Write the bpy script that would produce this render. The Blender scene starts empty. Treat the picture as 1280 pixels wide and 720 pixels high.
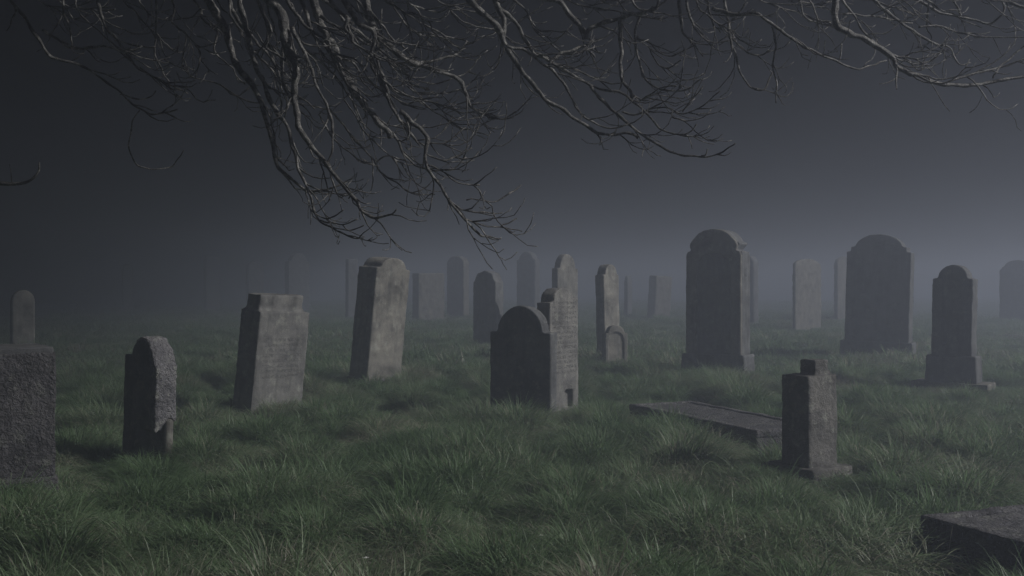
import bpy, bmesh, math, random
from mathutils import Vector, Matrix, noise
rnd = random.Random(7)
sc = bpy.context.scene
COL = sc.collection
R = math.radians

# ------------------------------------------------------------------ measures
CAM_H, FPX, HOR = 1.2, 1372.0, 358.0          # eye height (m), focal length and horizon row for a 1280 px wide frame
SUN_EL, SUN_BETA = 33.0, 6.0                   # height of the moon and how far it stands in front of due right

def on_ground(px, py):
    Y = CAM_H*FPX/(py-HOR)
    return Vector(((px-640)/FPX*Y, Y, 0))
def at_depth(px, py, Y):
    return Vector(((px-640)/FPX*Y, Y, CAM_H-(py-HOR)/FPX*Y))

# ------------------------------------------------------------------ helpers
def tag(o, label=None, cat=None, group=None, kind=None):
    if label: o['label'] = label
    if cat: o['category'] = cat
    if group: o['group'] = group
    if kind: o['kind'] = kind
    return o
def link_mesh(name, verts, faces, mat=None, parent=None, smooth=False):
    me = bpy.data.meshes.new(name); me.from_pydata(verts, [], faces); me.update()
    o = bpy.data.objects.new(name, me); COL.objects.link(o)
    if mat: me.materials.append(mat)
    if smooth: me.polygons.foreach_set('use_smooth', [True]*len(me.polygons))
    if parent: o.parent = parent
    return o
def empty(name, loc=(0,0,0)):
    o = bpy.data.objects.new(name, None); COL.objects.link(o); o.location = loc
    o.empty_display_size = .2
    return o

class MB:
    """collects closed prisms into one mesh"""
    def __init__(s): s.v=[]; s.f=[]
    def prism(s, pts, lo, hi, plane='xz'):
        n=len(pts); b=len(s.v)
        for k in (lo,hi):
            for (a,c) in pts:
                s.v.append((a,k,c) if plane=='xz' else ((k,a,c) if plane=='yz' else (a,c,k)))
        ar=sum(pts[i][0]*pts[(i+1)%n][1]-pts[(i+1)%n][0]*pts[i][1] for i in range(n))
        front=list(range(b,b+n)); back=list(range(b+n,b+2*n))
        flip = (ar>0)
        if plane in('yz','xy'): flip = not flip
        # winding so that normals point outwards
        if flip: s.f.append(tuple(front)); s.f.append(tuple(reversed(back)))
        else: s.f.append(tuple(reversed(front))); s.f.append(tuple(back))
        for i in range(n):
            j=(i+1)%n
            q=(b+i,b+j,b+n+j,b+n+i)
            s.f.append(tuple(reversed(q)) if flip else q)
    def box(s,x0,x1,y0,y1,z0,z1):
        s.prism([(x0,z0),(x1,z0),(x1,z1),(x0,z1)],y0,y1)
    def taper(s,w0,d0,w1,d1,z0,z1,cx=0,cy=0):
        b=len(s.v)
        for (w,d,z) in((w0,d0,z0),(w1,d1,z1)):
            s.v+= [(cx-w/2,cy-d/2,z),(cx+w/2,cy-d/2,z),(cx+w/2,cy+d/2,z),(cx-w/2,cy+d/2,z)]
        s.f+=[(b+3,b+2,b+1,b),(b+4,b+5,b+6,b+7)]
        for i in range(4):
            j=(i+1)%4; s.f.append((b+i,b+j,b+4+j,b+4+i))
    def ring(s, outer, inner, lo, hi):
        """raised band between two outlines of equal length, in the xz plane"""
        n=len(outer)
        for i in range(n-1):
            s.prism([outer[i],outer[i+1],inner[i+1],inner[i]],lo,hi)

CL = {}
def clouds(size, depth=2):
    k=(size,depth)
    if k not in CL:
        t=bpy.data.textures.new('clouds','CLOUDS'); t.noise_scale=size; t.noise_depth=depth; CL[k]=t
    return CL[k]
def stone_mesh(name, mb, mat, parent=None, voxel=.014, wear=.012, fine=.003):
    o=link_mesh(name, mb.v, mb.f, mat, parent)
    m=o.modifiers.new('remesh','REMESH'); m.mode='VOXEL'; m.voxel_size=voxel; m.use_smooth_shade=True
    if wear:
        d=o.modifiers.new('worn','DISPLACE'); d.texture=clouds(.16,3); d.strength=wear*2; d.mid_level=.5; d.texture_coords='GLOBAL' if False else 'LOCAL'
    if fine:
        d=o.modifiers.new('pitted','DISPLACE'); d.texture=clouds(.03,3); d.strength=fine*2; d.mid_level=.5
    return o

# ------------------------------------------------------------------ materials
def new_mat(name):
    m=bpy.data.materials.new(name); m.use_nodes=True
    nt=m.node_tree; nt.nodes.clear()
    return m, nt, nt.nodes, nt.links
def N(nt, t, **kw):
    n=nt.nodes.new(t)
    for k,v in kw.items():
        if k.startswith('i_'): 
            key=k[2:]; key=int(key) if key.isdigit() else key.replace('_',' ')
            n.inputs[key].default_value=v
        else: setattr(n,k,v)
    return n
def ramp(nt, stops, interp='LINEAR'):
    r=nt.nodes.new('ShaderNodeValToRGB'); cr=r.color_ramp; cr.interpolation=interp
    while len(cr.elements)<len(stops): cr.elements.new(.5)
    for e,(p,c) in zip(cr.elements,stops):
        e.position=p; e.color=c if len(c)==4 else (*c,1)
    return r
def g3(v,w=1.0,b=1.0): return (v*w,v,v*b,1)
def math_n(nt, op, a, b=None, c=None, clamp=False):
    n=nt.nodes.new('ShaderNodeMath'); n.operation=op; n.use_clamp=clamp
    for i,x in enumerate((a,b,c)):
        if x is None: continue
        if isinstance(x,(int,float)): n.inputs[i].default_value=x
        else: nt.links.new(x,n.inputs[i])
    return n.outputs[0]

def stone_mat(name, base=.22, warm=1.0, blue=1.0, bump=.5, coarse=0.0, letters=None, lichen=.5, streak=.5):
    m,nt,ns,ln=new_mat(name)
    out=N(nt,'ShaderNodeOutputMaterial'); p=N(nt,'ShaderNodeBsdfPrincipled'); ln.new(p.outputs[0],out.inputs[0])
    p.inputs['Roughness'].default_value=.88; p.inputs['Specular IOR Level'].default_value=.25
    tc=N(nt,'ShaderNodeTexCoord'); oi=N(nt,'ShaderNodeObjectInfo')
    off=N(nt,'ShaderNodeVectorMath',operation='SCALE'); 
    comb=N(nt,'ShaderNodeCombineXYZ'); 
    for i in range(3): ln.new(oi.outputs['Random'],comb.inputs[i])
    ln.new(comb.outputs[0],off.inputs[0]); off.inputs['Scale'].default_value=37.0
    add=N(nt,'ShaderNodeVectorMath',operation='ADD'); ln.new(tc.outputs['Object'],add.inputs[0]); ln.new(off.outputs[0],add.inputs[1])
    V=add.outputs[0]
    n1=N(nt,'ShaderNodeTexNoise',i_Scale=4.5,i_Detail=8,i_Roughness=.65); ln.new(V,n1.inputs['Vector'])
    r1=ramp(nt,[(.3,(base*.38*warm,base*.38,base*.38*blue)),(.46,(base*.85*warm,base*.85,base*.85*blue)),(.6,(base*1.15*warm,base*1.15,base*1.12*blue)),(.72,(base*1.6*warm,base*1.56,base*1.5*blue))]); ln.new(n1.outputs[0],r1.inputs[0])
    # lichen: pale blotches
    n2=N(nt,'ShaderNodeTexNoise',i_Scale=11,i_Detail=6,i_Roughness=.7); ln.new(V,n2.inputs['Vector'])
    r2=ramp(nt,[(.55,(0,0,0)),(.64,(1,1,1))]); ln.new(n2.outputs[0],r2.inputs[0])
    mx=N(nt,'ShaderNodeMix',data_type='RGBA'); 
    f=math_n(nt,'MULTIPLY',r2.outputs[0],min(1,lichen*1.3)); ln.new(f,mx.inputs[0]); ln.new(r1.outputs[0],mx.inputs[6]); mx.inputs[7].default_value=(base*2.0,base*2.05,base*1.8,1)
    # rain streaks: dark stains stretched downwards
    mp=N(nt,'ShaderNodeMapping'); mp.inputs['Scale'].default_value=(9,9,.9); ln.new(V,mp.inputs[0])
    n3=N(nt,'ShaderNodeTexNoise',i_Scale=1.6,i_Detail=5,i_Roughness=.6); ln.new(mp.outputs[0],n3.inputs['Vector'])
    r3=ramp(nt,[(.5,(0,0,0)),(.68,(1,1,1))]); ln.new(n3.outputs[0],r3.inputs[0])
    mx2=N(nt,'ShaderNodeMix',data_type='RGBA'); f2=math_n(nt,'MULTIPLY',r3.outputs[0],streak); ln.new(f2,mx2.inputs[0]); ln.new(mx.outputs[2],mx2.inputs[6]); mx2.inputs[7].default_value=(base*.32,base*.33,base*.3,1)
    # grain
    n4=N(nt,'ShaderNodeTexNoise',i_Scale=160,i_Detail=3,i_Roughness=.7); ln.new(V,n4.inputs['Vector'])
    r4=ramp(nt,[(.3,(.62,.62,.62)),(.7,(1.35,1.35,1.35))]); ln.new(n4.outputs[0],r4.inputs[0])
    mu=N(nt,'ShaderNodeMix',data_type='RGBA',blend_type='MULTIPLY'); mu.inputs[0].default_value=1; ln.new(mx2.outputs[2],mu.inputs[6]); ln.new(r4.outputs[0],mu.inputs[7])
    # each stone a little lighter or darker than the next
    br=N(nt,'ShaderNodeMapRange',i_3=.82,i_4=1.18); ln.new(oi.outputs['Random'],br.inputs[0])
    hv=N(nt,'ShaderNodeHueSaturation'); ln.new(mu.outputs[2],hv.inputs['Color']); ln.new(br.outputs[0],hv.inputs['Value'])
    ln.new(hv.outputs[0],p.inputs['Base Color'])
    # height
    h=math_n(nt,'MULTIPLY',n2.outputs[0],.35)
    h=math_n(nt,'ADD',h,math_n(nt,'MULTIPLY',n4.outputs[0],.18))
    if coarse:
        n5=N(nt,'ShaderNodeTexNoise',i_Scale=42,i_Detail=4,i_Roughness=.62,i_Distortion=.6); ln.new(V,n5.inputs['Vector'])
        h=math_n(nt,'ADD',h,math_n(nt,'MULTIPLY',n5.outputs[0],coarse))
    if letters:
        x0,x1,z0,z1,pitch=letters
        sp=N(nt,'ShaderNodeSeparateXYZ'); ln.new(tc.outputs['Object'],sp.inputs[0])
        X,Yc,Z=sp.outputs
        row=math_n(nt,'DIVIDE',Z,pitch); fr=math_n(nt,'FRACT',row)
        band=math_n(nt,'MULTIPLY',math_n(nt,'GREATER_THAN',fr,.25),math_n(nt,'LESS_THAN',fr,.8))
        cv=N(nt,'ShaderNodeCombineXYZ'); ln.new(math_n(nt,'MULTIPLY',X,1.0/pitch),cv.inputs[0]); ln.new(math_n(nt,'MULTIPLY',math_n(nt,'FLOOR',row),3.7),cv.inputs[1]); ln.new(math_n(nt,'MULTIPLY',fr,1.3),cv.inputs[2])
        vn=N(nt,'ShaderNodeTexNoise',i_Scale=1.7,i_Detail=1.5); ln.new(cv.outputs[0],vn.inputs['Vector'])
        mark=math_n(nt,'MULTIPLY',math_n(nt,'GREATER_THAN',vn.outputs[0],.5),band)
        # ragged line ends and area
        inx=math_n(nt,'MULTIPLY',math_n(nt,'GREATER_THAN',X,x0),math_n(nt,'LESS_THAN',X,x1))
        inz=math_n(nt,'MULTIPLY',math_n(nt,'GREATER_THAN',Z,z0),math_n(nt,'LESS_THAN',Z,z1))
        geo=N(nt,'ShaderNodeSeparateXYZ'); ln.new(tc.outputs['Normal'],geo.inputs[0])
        fac=math_n(nt,'LESS_THAN',geo.outputs[1],-.7)
        mark=math_n(nt,'MULTIPLY',math_n(nt,'MULTIPLY',mark,inx),math_n(nt,'MULTIPLY',inz,fac))
        wear=N(nt,'ShaderNodeMapRange',i_1=.35,i_2=.6); ln.new(n1.outputs[0],wear.inputs[0])
        mark=math_n(nt,'MULTIPLY',mark,wear.outputs[0])
        h=math_n(nt,'SUBTRACT',h,math_n(nt,'MULTIPLY',mark,.9))
        dk=N(nt,'ShaderNodeMix',data_type='RGBA'); ln.new(math_n(nt,'MULTIPLY',mark,.5),dk.inputs[0]); ln.new(hv.outputs[0],dk.inputs[6]); dk.inputs[7].default_value=(base*.3,base*.3,base*.28,1)
        ln.new(dk.outputs[2],p.inputs['Base Color'])       # cut letters coloured darker than the face
    b=N(nt,'ShaderNodeBump',i_Strength=bump,i_Distance=.02); ln.new(h,b.inputs['Height']); ln.new(b.outputs[0],p.inputs['Normal'])
    return m

M={}
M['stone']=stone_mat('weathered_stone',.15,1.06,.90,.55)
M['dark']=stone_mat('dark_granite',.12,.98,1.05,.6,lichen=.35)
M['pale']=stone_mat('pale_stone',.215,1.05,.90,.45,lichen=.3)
M['rough']=stone_mat('rough_granite',.085,1.04,1.06,1.0,coarse=2.2,lichen=.4,streak=.2)
M['stump']=stone_mat('stained_stone',.115,1.04,.95,.9,coarse=.6,lichen=.5,streak=.6)
M['hewn']=stone_mat('rough_hewn_edge',.24,1.03,1.06,1.0,coarse=2.4,lichen=.4,streak=.2)
M['moss']=stone_mat('mossy_ledger_stone',.13,1.03,1.05,1.0,coarse=2.0,lichen=.4,streak=.3)

def bark_mat():
    m,nt,ns,ln=new_mat('bark')
    out=N(nt,'ShaderNodeOutputMaterial'); p=N(nt,'ShaderNodeBsdfPrincipled'); ln.new(p.outputs[0],out.inputs[0])
    p.inputs['Roughness'].default_value=.42
    tc=N(nt,'ShaderNodeTexCoord')
    n=N(nt,'ShaderNodeTexNoise',i_Scale=30,i_Detail=6,i_Roughness=.75); ln.new(tc.outputs['Object'],n.inputs['Vector'])
    r=ramp(nt,[(.36,(.016,.015,.014)),(.5,(.06,.058,.054)),(.63,(.27,.262,.245))]); ln.new(n.outputs[0],r.inputs[0]); ln.new(r.outputs[0],p.inputs['Base Color'])  # random bark mottle; highlights put into the colour as its palest patches
    b=N(nt,'ShaderNodeBump',i_Strength=1,i_Distance=.012); ln.new(n.outputs[0],b.inputs['Height']); ln.new(b.outputs[0],p.inputs['Normal'])
    return m
M['bark']=bark_mat()

def grass_mat():
    m,nt,ns,ln=new_mat('grass_blades')
    out=N(nt,'ShaderNodeOutputMaterial')
    at=N(nt,'ShaderNodeAttribute',attribute_name='tone')
    oi=N(nt,'ShaderNodeObjectInfo'); ge=N(nt,'ShaderNodeNewGeometry')
    n=N(nt,'ShaderNodeTexNoise',i_Scale=.9,i_Detail=4,i_Roughness=.6); ln.new(ge.outputs['Position'],n.inputs['Vector'])
    ct=N(nt,'ShaderNodeAttribute',attribute_name='celltone'); ct.attribute_type='INSTANCER'
    a=math_n(nt,'ADD',at.outputs['Fac'],math_n(nt,'MULTIPLY',math_n(nt,'SUBTRACT',n.outputs[0],.5),.5))
    a=math_n(nt,'ADD',a,math_n(nt,'MULTIPLY',ct.outputs['Fac'],.85))
    a=math_n(nt,'ADD',a,math_n(nt,'MULTIPLY',math_n(nt,'SUBTRACT',oi.outputs['Random'],.5),.18),clamp=True)
    r=ramp(nt,[(.0,(.115,.195,.085)),(.4,(.185,.275,.145)),(.66,(.26,.32,.205)),(.86,(.31,.295,.22)),(.99,(.42,.40,.33))]); ln.new(a,r.inputs[0])
    p=N(nt,'ShaderNodeBsdfPrincipled'); p.inputs['Roughness'].default_value=.48; p.inputs['Specular IOR Level'].default_value=.5
    ln.new(r.outputs[0],p.inputs['Base Color'])
    t=N(nt,'ShaderNodeBsdfTranslucent'); ln.new(r.outputs[0],t.inputs[0])
    mx=N(nt,'ShaderNodeMixShader'); mx.inputs[0].default_value=.52; ln.new(p.outputs[0],mx.inputs[1]); ln.new(t.outputs[0],mx.inputs[2]); ln.new(mx.outputs[0],out.inputs[0])
    return m
M['grass']=grass_mat()

def ground_mat():
    m,nt,ns,ln=new_mat('turf_soil')
    out=N(nt,'ShaderNodeOutputMaterial'); p=N(nt,'ShaderNodeBsdfPrincipled'); ln.new(p.outputs[0],out.inputs[0])
    p.inputs['Roughness'].default_value=1; p.inputs['Specular IOR Level'].default_value=.1
    ge=N(nt,'ShaderNodeNewGeometry')
    n=N(nt,'ShaderNodeTexNoise',i_Scale=1.1,i_Detail=9,i_Roughness=.7); ln.new(ge.outputs['Position'],n.inputs['Vector'])
    r=ramp(nt,[(.3,(.025,.035,.016)),(.5,(.04,.062,.026)),(.72,(.075,.09,.042))]); ln.new(n.outputs[0],r.inputs[0]); ln.new(r.outputs[0],p.inputs['Base Color'])
    n2=N(nt,'ShaderNodeTexNoise',i_Scale=14,i_Detail=8,i_Roughness=.75); ln.new(ge.outputs['Position'],n2.inputs['Vector'])
    b=N(nt,'ShaderNodeBump',i_Strength=1,i_Distance=.08); ln.new(n2.outputs[0],b.inputs['Height']); ln.new(b.outputs[0],p.inputs['Normal'])
    return m
M['ground']=ground_mat()
def plain(name,col,rough=.7):
    m,nt,ns,ln=new_mat(name)
    out=N(nt,'ShaderNodeOutputMaterial'); p=N(nt,'ShaderNodeBsdfPrincipled'); ln.new(p.outputs[0],out.inputs[0])
    p.inputs['Roughness'].default_value=rough
    n=N(nt,'ShaderNodeTexNoise',i_Scale=60); r=ramp(nt,[(.3,tuple(c*.8 for c in col)),(.7,col)]); ln.new(n.outputs[0],r.inputs[0]); ln.new(r.outputs[0],p.inputs['Base Color'])
    return m
M['petal']=plain('white_petal',(.8,.8,.78)); M['stem']=plain('green_stem',(.06,.1,.03))

# ------------------------------------------------------------------ ground
def gz(x,y):
    d=min(1,max(0,(math.hypot(x,y)-1)/6))
    z=.055*noise.noise(Vector((x*.45,y*.45,1.3)))+.035*noise.noise(Vector((x*1.3,y*1.3,4)))
    z+=.16*noise.noise(Vector((x*.07,y*.07,9)))*min(1,max(0,(math.hypot(x,y)-16)/30))
    return z*d
def axis(lo,hi):
    v=[0.0]; s=.12
    while v[-1]<hi:
        if v[-1]>16: s*=1.09
        v.append(v[-1]+s)
    neg=[0.0]; s=.12
    while neg[-1]>lo:
        if neg[-1]<-9: s*=1.09
        neg.append(neg[-1]-s)
    return list(reversed(neg[1:]))+v
xs=axis(-230,230); ys=axis(-60,320)
vv=[(x,y,gz(x,y)) for y in ys for x in xs]; nx=len(xs)
ff=[(j*nx+i,j*nx+i+1,(j+1)*nx+i+1,(j+1)*nx+i) for j in range(len(ys)-1) for i in range(nx-1)]
tag(link_mesh('ground',vv,ff,M['ground'],smooth=True),kind='structure')

# ------------------------------------------------------------------ outlines
def arc(cx,cz,rx,rz,a0,a1,n=14):
    return [(cx+rx*math.cos(R(a0+(a1-a0)*i/n)),cz+rz*math.sin(R(a0+(a1-a0)*i/n))) for i in range(n+1)]
SK=.18
def outline(kind,W,H,hs):
    w=W/2
    if kind=='shoulder':     # square shoulders, round head
        r=w*.74; return [(-w,-SK),(w,-SK),(w,hs)]+arc(0,hs,r,H-hs,0,180)+[(-w,hs)]
    if kind=='round':
        return [(-w,-SK),(w,-SK)]+arc(0,hs,w,H-hs,0,180)
    if kind=='flare':        # head swells out over the neck
        n=hs+(H-hs)*.30
        return [(-w,-SK),(w,-SK),(w,hs),(w*.74,hs),(w*.80,hs+.04),(w*.93,n+.02),(w*.80,n+.035)]+arc(0,n,w*.78,H-n,12,168)+[(-w*.80,n+.035),(-w*.93,n+.02),(-w*.80,hs+.04),(-w*.74,hs),(-w,hs)]
    if kind=='step':
        n=hs+(H-hs)*.22
        return [(-w,-SK),(w,-SK),(w,hs),(w*.86,hs),(w*.86,n+.02),(w*.76,n+.02)]+arc(0,n,w*.74,H-n,10,170)+[(-w*.76,n+.02),(-w*.86,n+.02),(-w*.86,hs),(-w,hs)]
    if kind=='flat':
        return [(-w,-SK),(w,-SK),(w,H),(-w,H)]
    if kind=='peak':
        return [(-w,-SK),(w,-SK),(w,hs)]+arc(0,hs,w*.92,H-hs,0,180,4)+[(-w,hs)]
    if kind=='gable':        # square left shoulder, then a rounded point
        return [(-w,-SK),(w,-SK),(w,hs-.10),(w*.8,hs+.0),(w*.45,H-.01),(w*.1,H),(-w*.25,H-.03),(-w*.48,hs+.02),(-w*.5,hs-.02),(-w,hs-.02)]
FOOT=[]     # footprints kept free of tall grass: (centre, half sizes, angle)
GRP='gravestones standing in the misty grass'
def frame(l,f,r,base,alpha,broad):
    """solid geometry of an upright stone from where its left, fold and right edges meet the ground"""
    a=R(alpha); P=on_ground(f,base)
    mr=(r-640)/FPX; ml=(l-640)/FPX
    sr=(mr*P.y-P.x)/(math.cos(a)-mr*math.sin(a))
    sl=(P.x-ml*P.y)/(math.sin(a)+ml*math.cos(a))
    A=Vector((math.cos(a),math.sin(a),0)); B=Vector((-math.sin(a),math.cos(a),0))
    C=P+A*sr/2+B*sl/2
    if broad=='R': return C,sr,sl,a
    return C,sl,sr,a-math.pi/2
def height(py,C): return CAM_H+(HOR-py)/FPX*C.y
def place(o,C,yaw,lean=0,pitch=0):
    o.matrix_world=Matrix.Translation(Vector((C.x,C.y,gz(C.x,C.y)*.5)))@Matrix.Rotation(R(lean),4,'Y')@Matrix.Rotation(R(-pitch),4,'X')@Matrix.Rotation(yaw,4,'Z')
def foot(C,w,t,yaw): FOOT.append((C.x,C.y,w/2,t/2,yaw))

def gravestone(label,l,f,r,base,apex,sh,broad='R',alpha=57,kind='shoulder',mat='stone',lean=0,pitch=0,plinth=None,voxel=.016,wear=.010,panel=False,letters=False,tmax=None,name='gravestone'):
    C,W,T,yaw=frame(l,f,r,base,alpha,broad)
    if tmax: 
        T=min(T,tmax)
    H=height(apex,C); hs=height(sh,C)
    hs=min(hs,H-.02)
    mm=M[mat]
    if letters:
        mm=stone_mat('inscribed_stone',{'stone':.20,'pale':.27}[mat],1.02,.97,.6,letters=(-W*.40,W*.40,H*letters[0],H*letters[1],letters[2]),lichen=.3)
    mb=MB(); fy=-T/2; fr=None
    if panel: fy=-T/2+.05; fr=MB()
    mb.prism(outline(kind,W,H,hs),fy,T/2)
    if panel:
        w=W/2; pi=[(w*.62,.25*H*0+.32),(w*.62,hs*.86)]+arc(0,hs*.86,w*.62,(H-hs)*.75,0,180)+[(-w*.62,hs*.86),(-w*.62,.32)]
        full=outline(kind,W,H,hs)[1:]                       # right side up and over to the left
        # outer path sampled to the same count as the inner one
        def res(path,n):
            L=[0]
            for i in range(1,len(path)): L.append(L[-1]+math.dist(path[i],path[i-1]))
            o=[]; 
            for k in range(n):
                t=L[-1]*k/(n-1); i=1
                while i<len(L)-1 and L[i]<t: i+=1
                u=(t-L[i-1])/max(1e-6,L[i]-L[i-1]); o.append((path[i-1][0]*(1-u)+path[i][0]*u,path[i-1][1]*(1-u)+path[i][1]*u))
            return o
        outer=res(full+[(-w,-SK)],60); 
        inner=res([(w*.62,-SK)]+pi+[(-w*.62,-SK)],60)
        fr.ring(outer,inner,-T/2,-T/2+.07)
    if plinth is None:
        o=stone_mesh(name,mb,mm,None,voxel,wear)
        root=o
    else:
        root=empty(name)
        stone_mesh('slab',mb,mm,root,voxel,wear)
        if fr: stone_mesh('panel_frame',fr,M['stone'],root,voxel,wear*.8)
        for i,(ph,ex,pm) in enumerate(plinth):
            b=MB(); z0=-SK if i==len(plinth)-1 else plinth[i+1][0]-.01
            b.taper(W+2*ex,T+1.2*ex,W+2*ex-.02,T+1.2*ex-.02,z0,ph)
            stone_mesh('plinth' if i==0 else 'step',b,M[pm],root,voxel,wear*.7)
            foot(C,W+2*ex,T+2*ex,yaw)
    place(root,C,yaw,lean,pitch); foot(C,W,T,yaw)
    tag(root,label,'gravestone',GRP)
    return root,C,W,T,H,yaw

def cut(o,c,hx,hy,hz):
    """chisel a socket into the mesh (boolean on the finished mesh, the cutter is thrown away)"""
    b=MB(); b.box(c[0]-hx,c[0]+hx,c[1]-hy,c[1]+hy,c[2]-hz,c[2]+hz)
    me=bpy.data.meshes.new('socket'); me.from_pydata(b.v,[],b.f); me.update()
    q=bpy.data.objects.new('socket',me); COL.objects.link(q); q.matrix_world=o.matrix_world
    bm=bmesh.new(); bm.from_mesh(me); bmesh.ops.recalc_face_normals(bm,faces=bm.faces); bm.to_mesh(me); bm.free()
    m=o.modifiers.new('socket','BOOLEAN'); m.object=q; m.operation='DIFFERENCE'; m.solver='EXACT'
    o.modifiers.move(len(o.modifiers)-1,0)
    bpy.context.view_layer.update()
    ev=o.evaluated_get(bpy.context.evaluated_depsgraph_get()); nm=bpy.data.meshes.new_from_object(ev)
    o.modifiers.clear(); old=o.data; o.data=nm; bpy.data.objects.remove(q)
# ------------------------------------------------------------------ the gravestones, near ones first
# rough pedestal tomb at the left edge
def left_block():
    P=on_ground(70,623); a=R(33); A=Vector((math.cos(a),math.sin(a),0)); B=Vector((-math.sin(a),math.cos(a),0))
    W,T=.78,.55; C=P-A*W/2+B*T/2
    root=empty('pedestal_tomb'); H=height(437,P)
    b=MB(); b.box(-W/2,W/2,-T/2,T/2,.12,H-.02); stone_mesh('block',b,M['rough'],root,.011,.008,.006)
    b=MB(); b.taper(W+.05,T+.05,W+.02,T+.02,-SK,.125); stone_mesh('plinth',b,M['rough'],root,.012,.008,.005)
    b=MB(); b.box(-W/2-.006,W/2-.01,-T/2+.01,T/2-.01,H-.035,H+.008); stone_mesh('cap',b,M['dark'],root,.011,.004)
    place(root,C,a,0); foot(C,W+.05,T+.05,a)
    tag(root,'rough pitted square granite block tomb at the left edge of the photo','tomb',None)
left_block()

# thick rough-sided stone with a broken lower corner
def broken_stone():
    C,W,T,yaw=frame(150,189,217,586,50,'L'); H=height(421,C); hs=height(437,C)
    root=empty('gravestone')
    w=W/2; k=T/2
    b=MB(); pk=outline('gable',W-.03,H-.01,hs-.02); pk[0]=(pk[0][0],.24); pk[1]=(pk[1][0],.24); b.prism(pk,-k,k)
    b.prism([(-w+.015,-k),(w-.20,-k),(w-.03,k-.065),(w-.025,k),(-w+.015,k)],-SK,.26,'xy'); stone_mesh('slab',b,M['dark'],root,.012,.009)
    # rough hewn edge, broken off along a slanting line low down
    b=MB()
    ztop=hs
    b.prism([(-k+.004,.22),(k*.3,.33),(k-.004,.30),(k-.004,ztop-.1),(-k+.004,ztop-.1)],w-.05,w+.025,'yz')
    pts=outline('gable',W+.02,H,hs); 
    outer=[p for p in pts if p[1]>=hs-.101 and p[0]>-w*.3]; inner=[(p[0]*.80,p[1]-.05) for p in outer]
    outer=sorted(outer,key=lambda p:-p[0]); inner=sorted(inner,key=lambda p:-p[0])
    b.ring(outer,inner,-k+.004,k-.004)
    stone_mesh('rough_edge',b,M['hewn'],root,.010,.010,.008)
    b=MB(); cy=k-.045
    b.prism([(w-.01+.035*math.cos(R(30*i)),cy+.035*math.sin(R(30*i))) for i in range(12)],-SK,.32,'xy')
    stone_mesh('corner_column',b,M['stone'],root,.009,.003,.001)
    place(root,C,yaw,1.5); foot(C,W,T,yaw)
    tag(root,'dark stone with thick rough-hewn edge and a broken lower corner showing a thin column','gravestone',GRP)
broken_stone()

# leaning thick stone with a stepped top
def stepped_stone():
    C,W,T,yaw=frame(289,313,376,520,57,'R'); H=height(365,C); hs=height(385,C)
    W*=1.0
    mt=stone_mat('inscribed_stepped_stone',.20,1.02,.97,.6,letters=(-W*.38,W*.40,H*.30,H*.66,.05),lichen=.35)
    b=MB(); b.box(-W/2,W/2,-T/2,T/2,-SK,hs)
    b.box(-W/2+.03,W/2-.07,-T/2+.045,T/2-.03,hs-.02,H)
    b.prism([(-T/2+.02,hs-.01),(-T/2+.075,hs+.07),(T/2-.04,hs+.07),(T/2-.02,hs-.01)],-W/2+.02,W/2-.05,'yz')
    o=stone_mesh('gravestone',b,mt,None,.015,.012,.004)
    place(o,C,yaw,6.0,-2); foot(C,W,T,yaw)
    tag(o,'thick leaning stone with a set-back flat top and worn lettering on its pale face','gravestone',GRP)
stepped_stone()

_pl=gravestone('tall pale round-headed stone leaning right on a low plinth, small dark hole in its face',434,457,500,488,320,333,'R',55,'shoulder','pale',lean=5.2,plinth=[(.14,.035,'stone')],letters=None)
_sl=[c for c in bpy.data.objects if c.parent==_pl[0] and c.name.startswith('slab')][0]
cut(_sl,(.0,-_pl[3]/2,_pl[4]*.60),.02,.05,.022)
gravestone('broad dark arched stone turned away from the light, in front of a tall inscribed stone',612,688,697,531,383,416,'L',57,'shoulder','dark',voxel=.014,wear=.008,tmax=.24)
# the inscribed stone directly behind it
def inscribed():
    A0=on_ground(688,531); a=R(57); A=Vector((math.cos(a),math.sin(a),0)); B=Vector((-math.sin(a),math.cos(a),0))
    P=A0+A*.27+B*.17; P.z=0
    mr=(723-640)/FPX; W=(mr*P.y-P.x)/(math.cos(a)-mr*math.sin(a)); T=.14
    C=P+A*W/2+B*T/2; H=height(358,C); hs=height(376,C); w=W/2
    mt=stone_mat('finely_inscribed_stone',.21,1.03,.96,.9,letters=(-w*.82,w*.85,H*.34,H*.9,.045),lichen=.25)
    b=MB(); b.prism([(-w,-SK),(w,-SK),(w,hs+.03),(w*.85,hs+.05)]+arc(-w*.05,hs+.03,w*.66,H-hs-.03,0,180)+[(-w*.72,hs),(-w,hs)],-T/2,T/2)
    o=stone_mesh('gravestone',b,mt,None,.014,.007)
    cut(o,(w*.34,-T/2,.17),.068,.05,.085)
    place(o,C,a,0); foot(C,W,T,a)
    tag(o,'tall stone with tight rows of worn lettering close behind the broad dark arched stone','gravestone',GRP)
inscribed()

# broken cross stump on a square base
def cross_stump():
    C,W,T,yaw=frame(977,1012,1048,609,35,'R')
    root=empty('cross_stump'); H=height(449,C); hs=height(468,C)
    b=MB(); b.box(-W/2,W/2,-T/2,T/2,.09,hs)
    b.box(-W*.13,W*.33,-T*.36,T*.20,hs-.02,H); b.box(W*.28,W*.46,-T*.3,T*.3,hs-.02,hs+.025)
    stone_mesh('shaft',b,M['stump'],root,.011,.010,.005)
    b=MB(); b.taper(W+.12,T+.20,W+.11,T+.19,-SK,.11,0,.025); stone_mesh('plinth',b,M['stump'],root,.012,.008,.003)
    place(root,C,yaw,-.5); foot(C,W+.12,T+.12,yaw)
    tag(root,'short square stump of a broken cross on a square base beside the flat grave slab','grave marker',None)
cross_stump()

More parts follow.
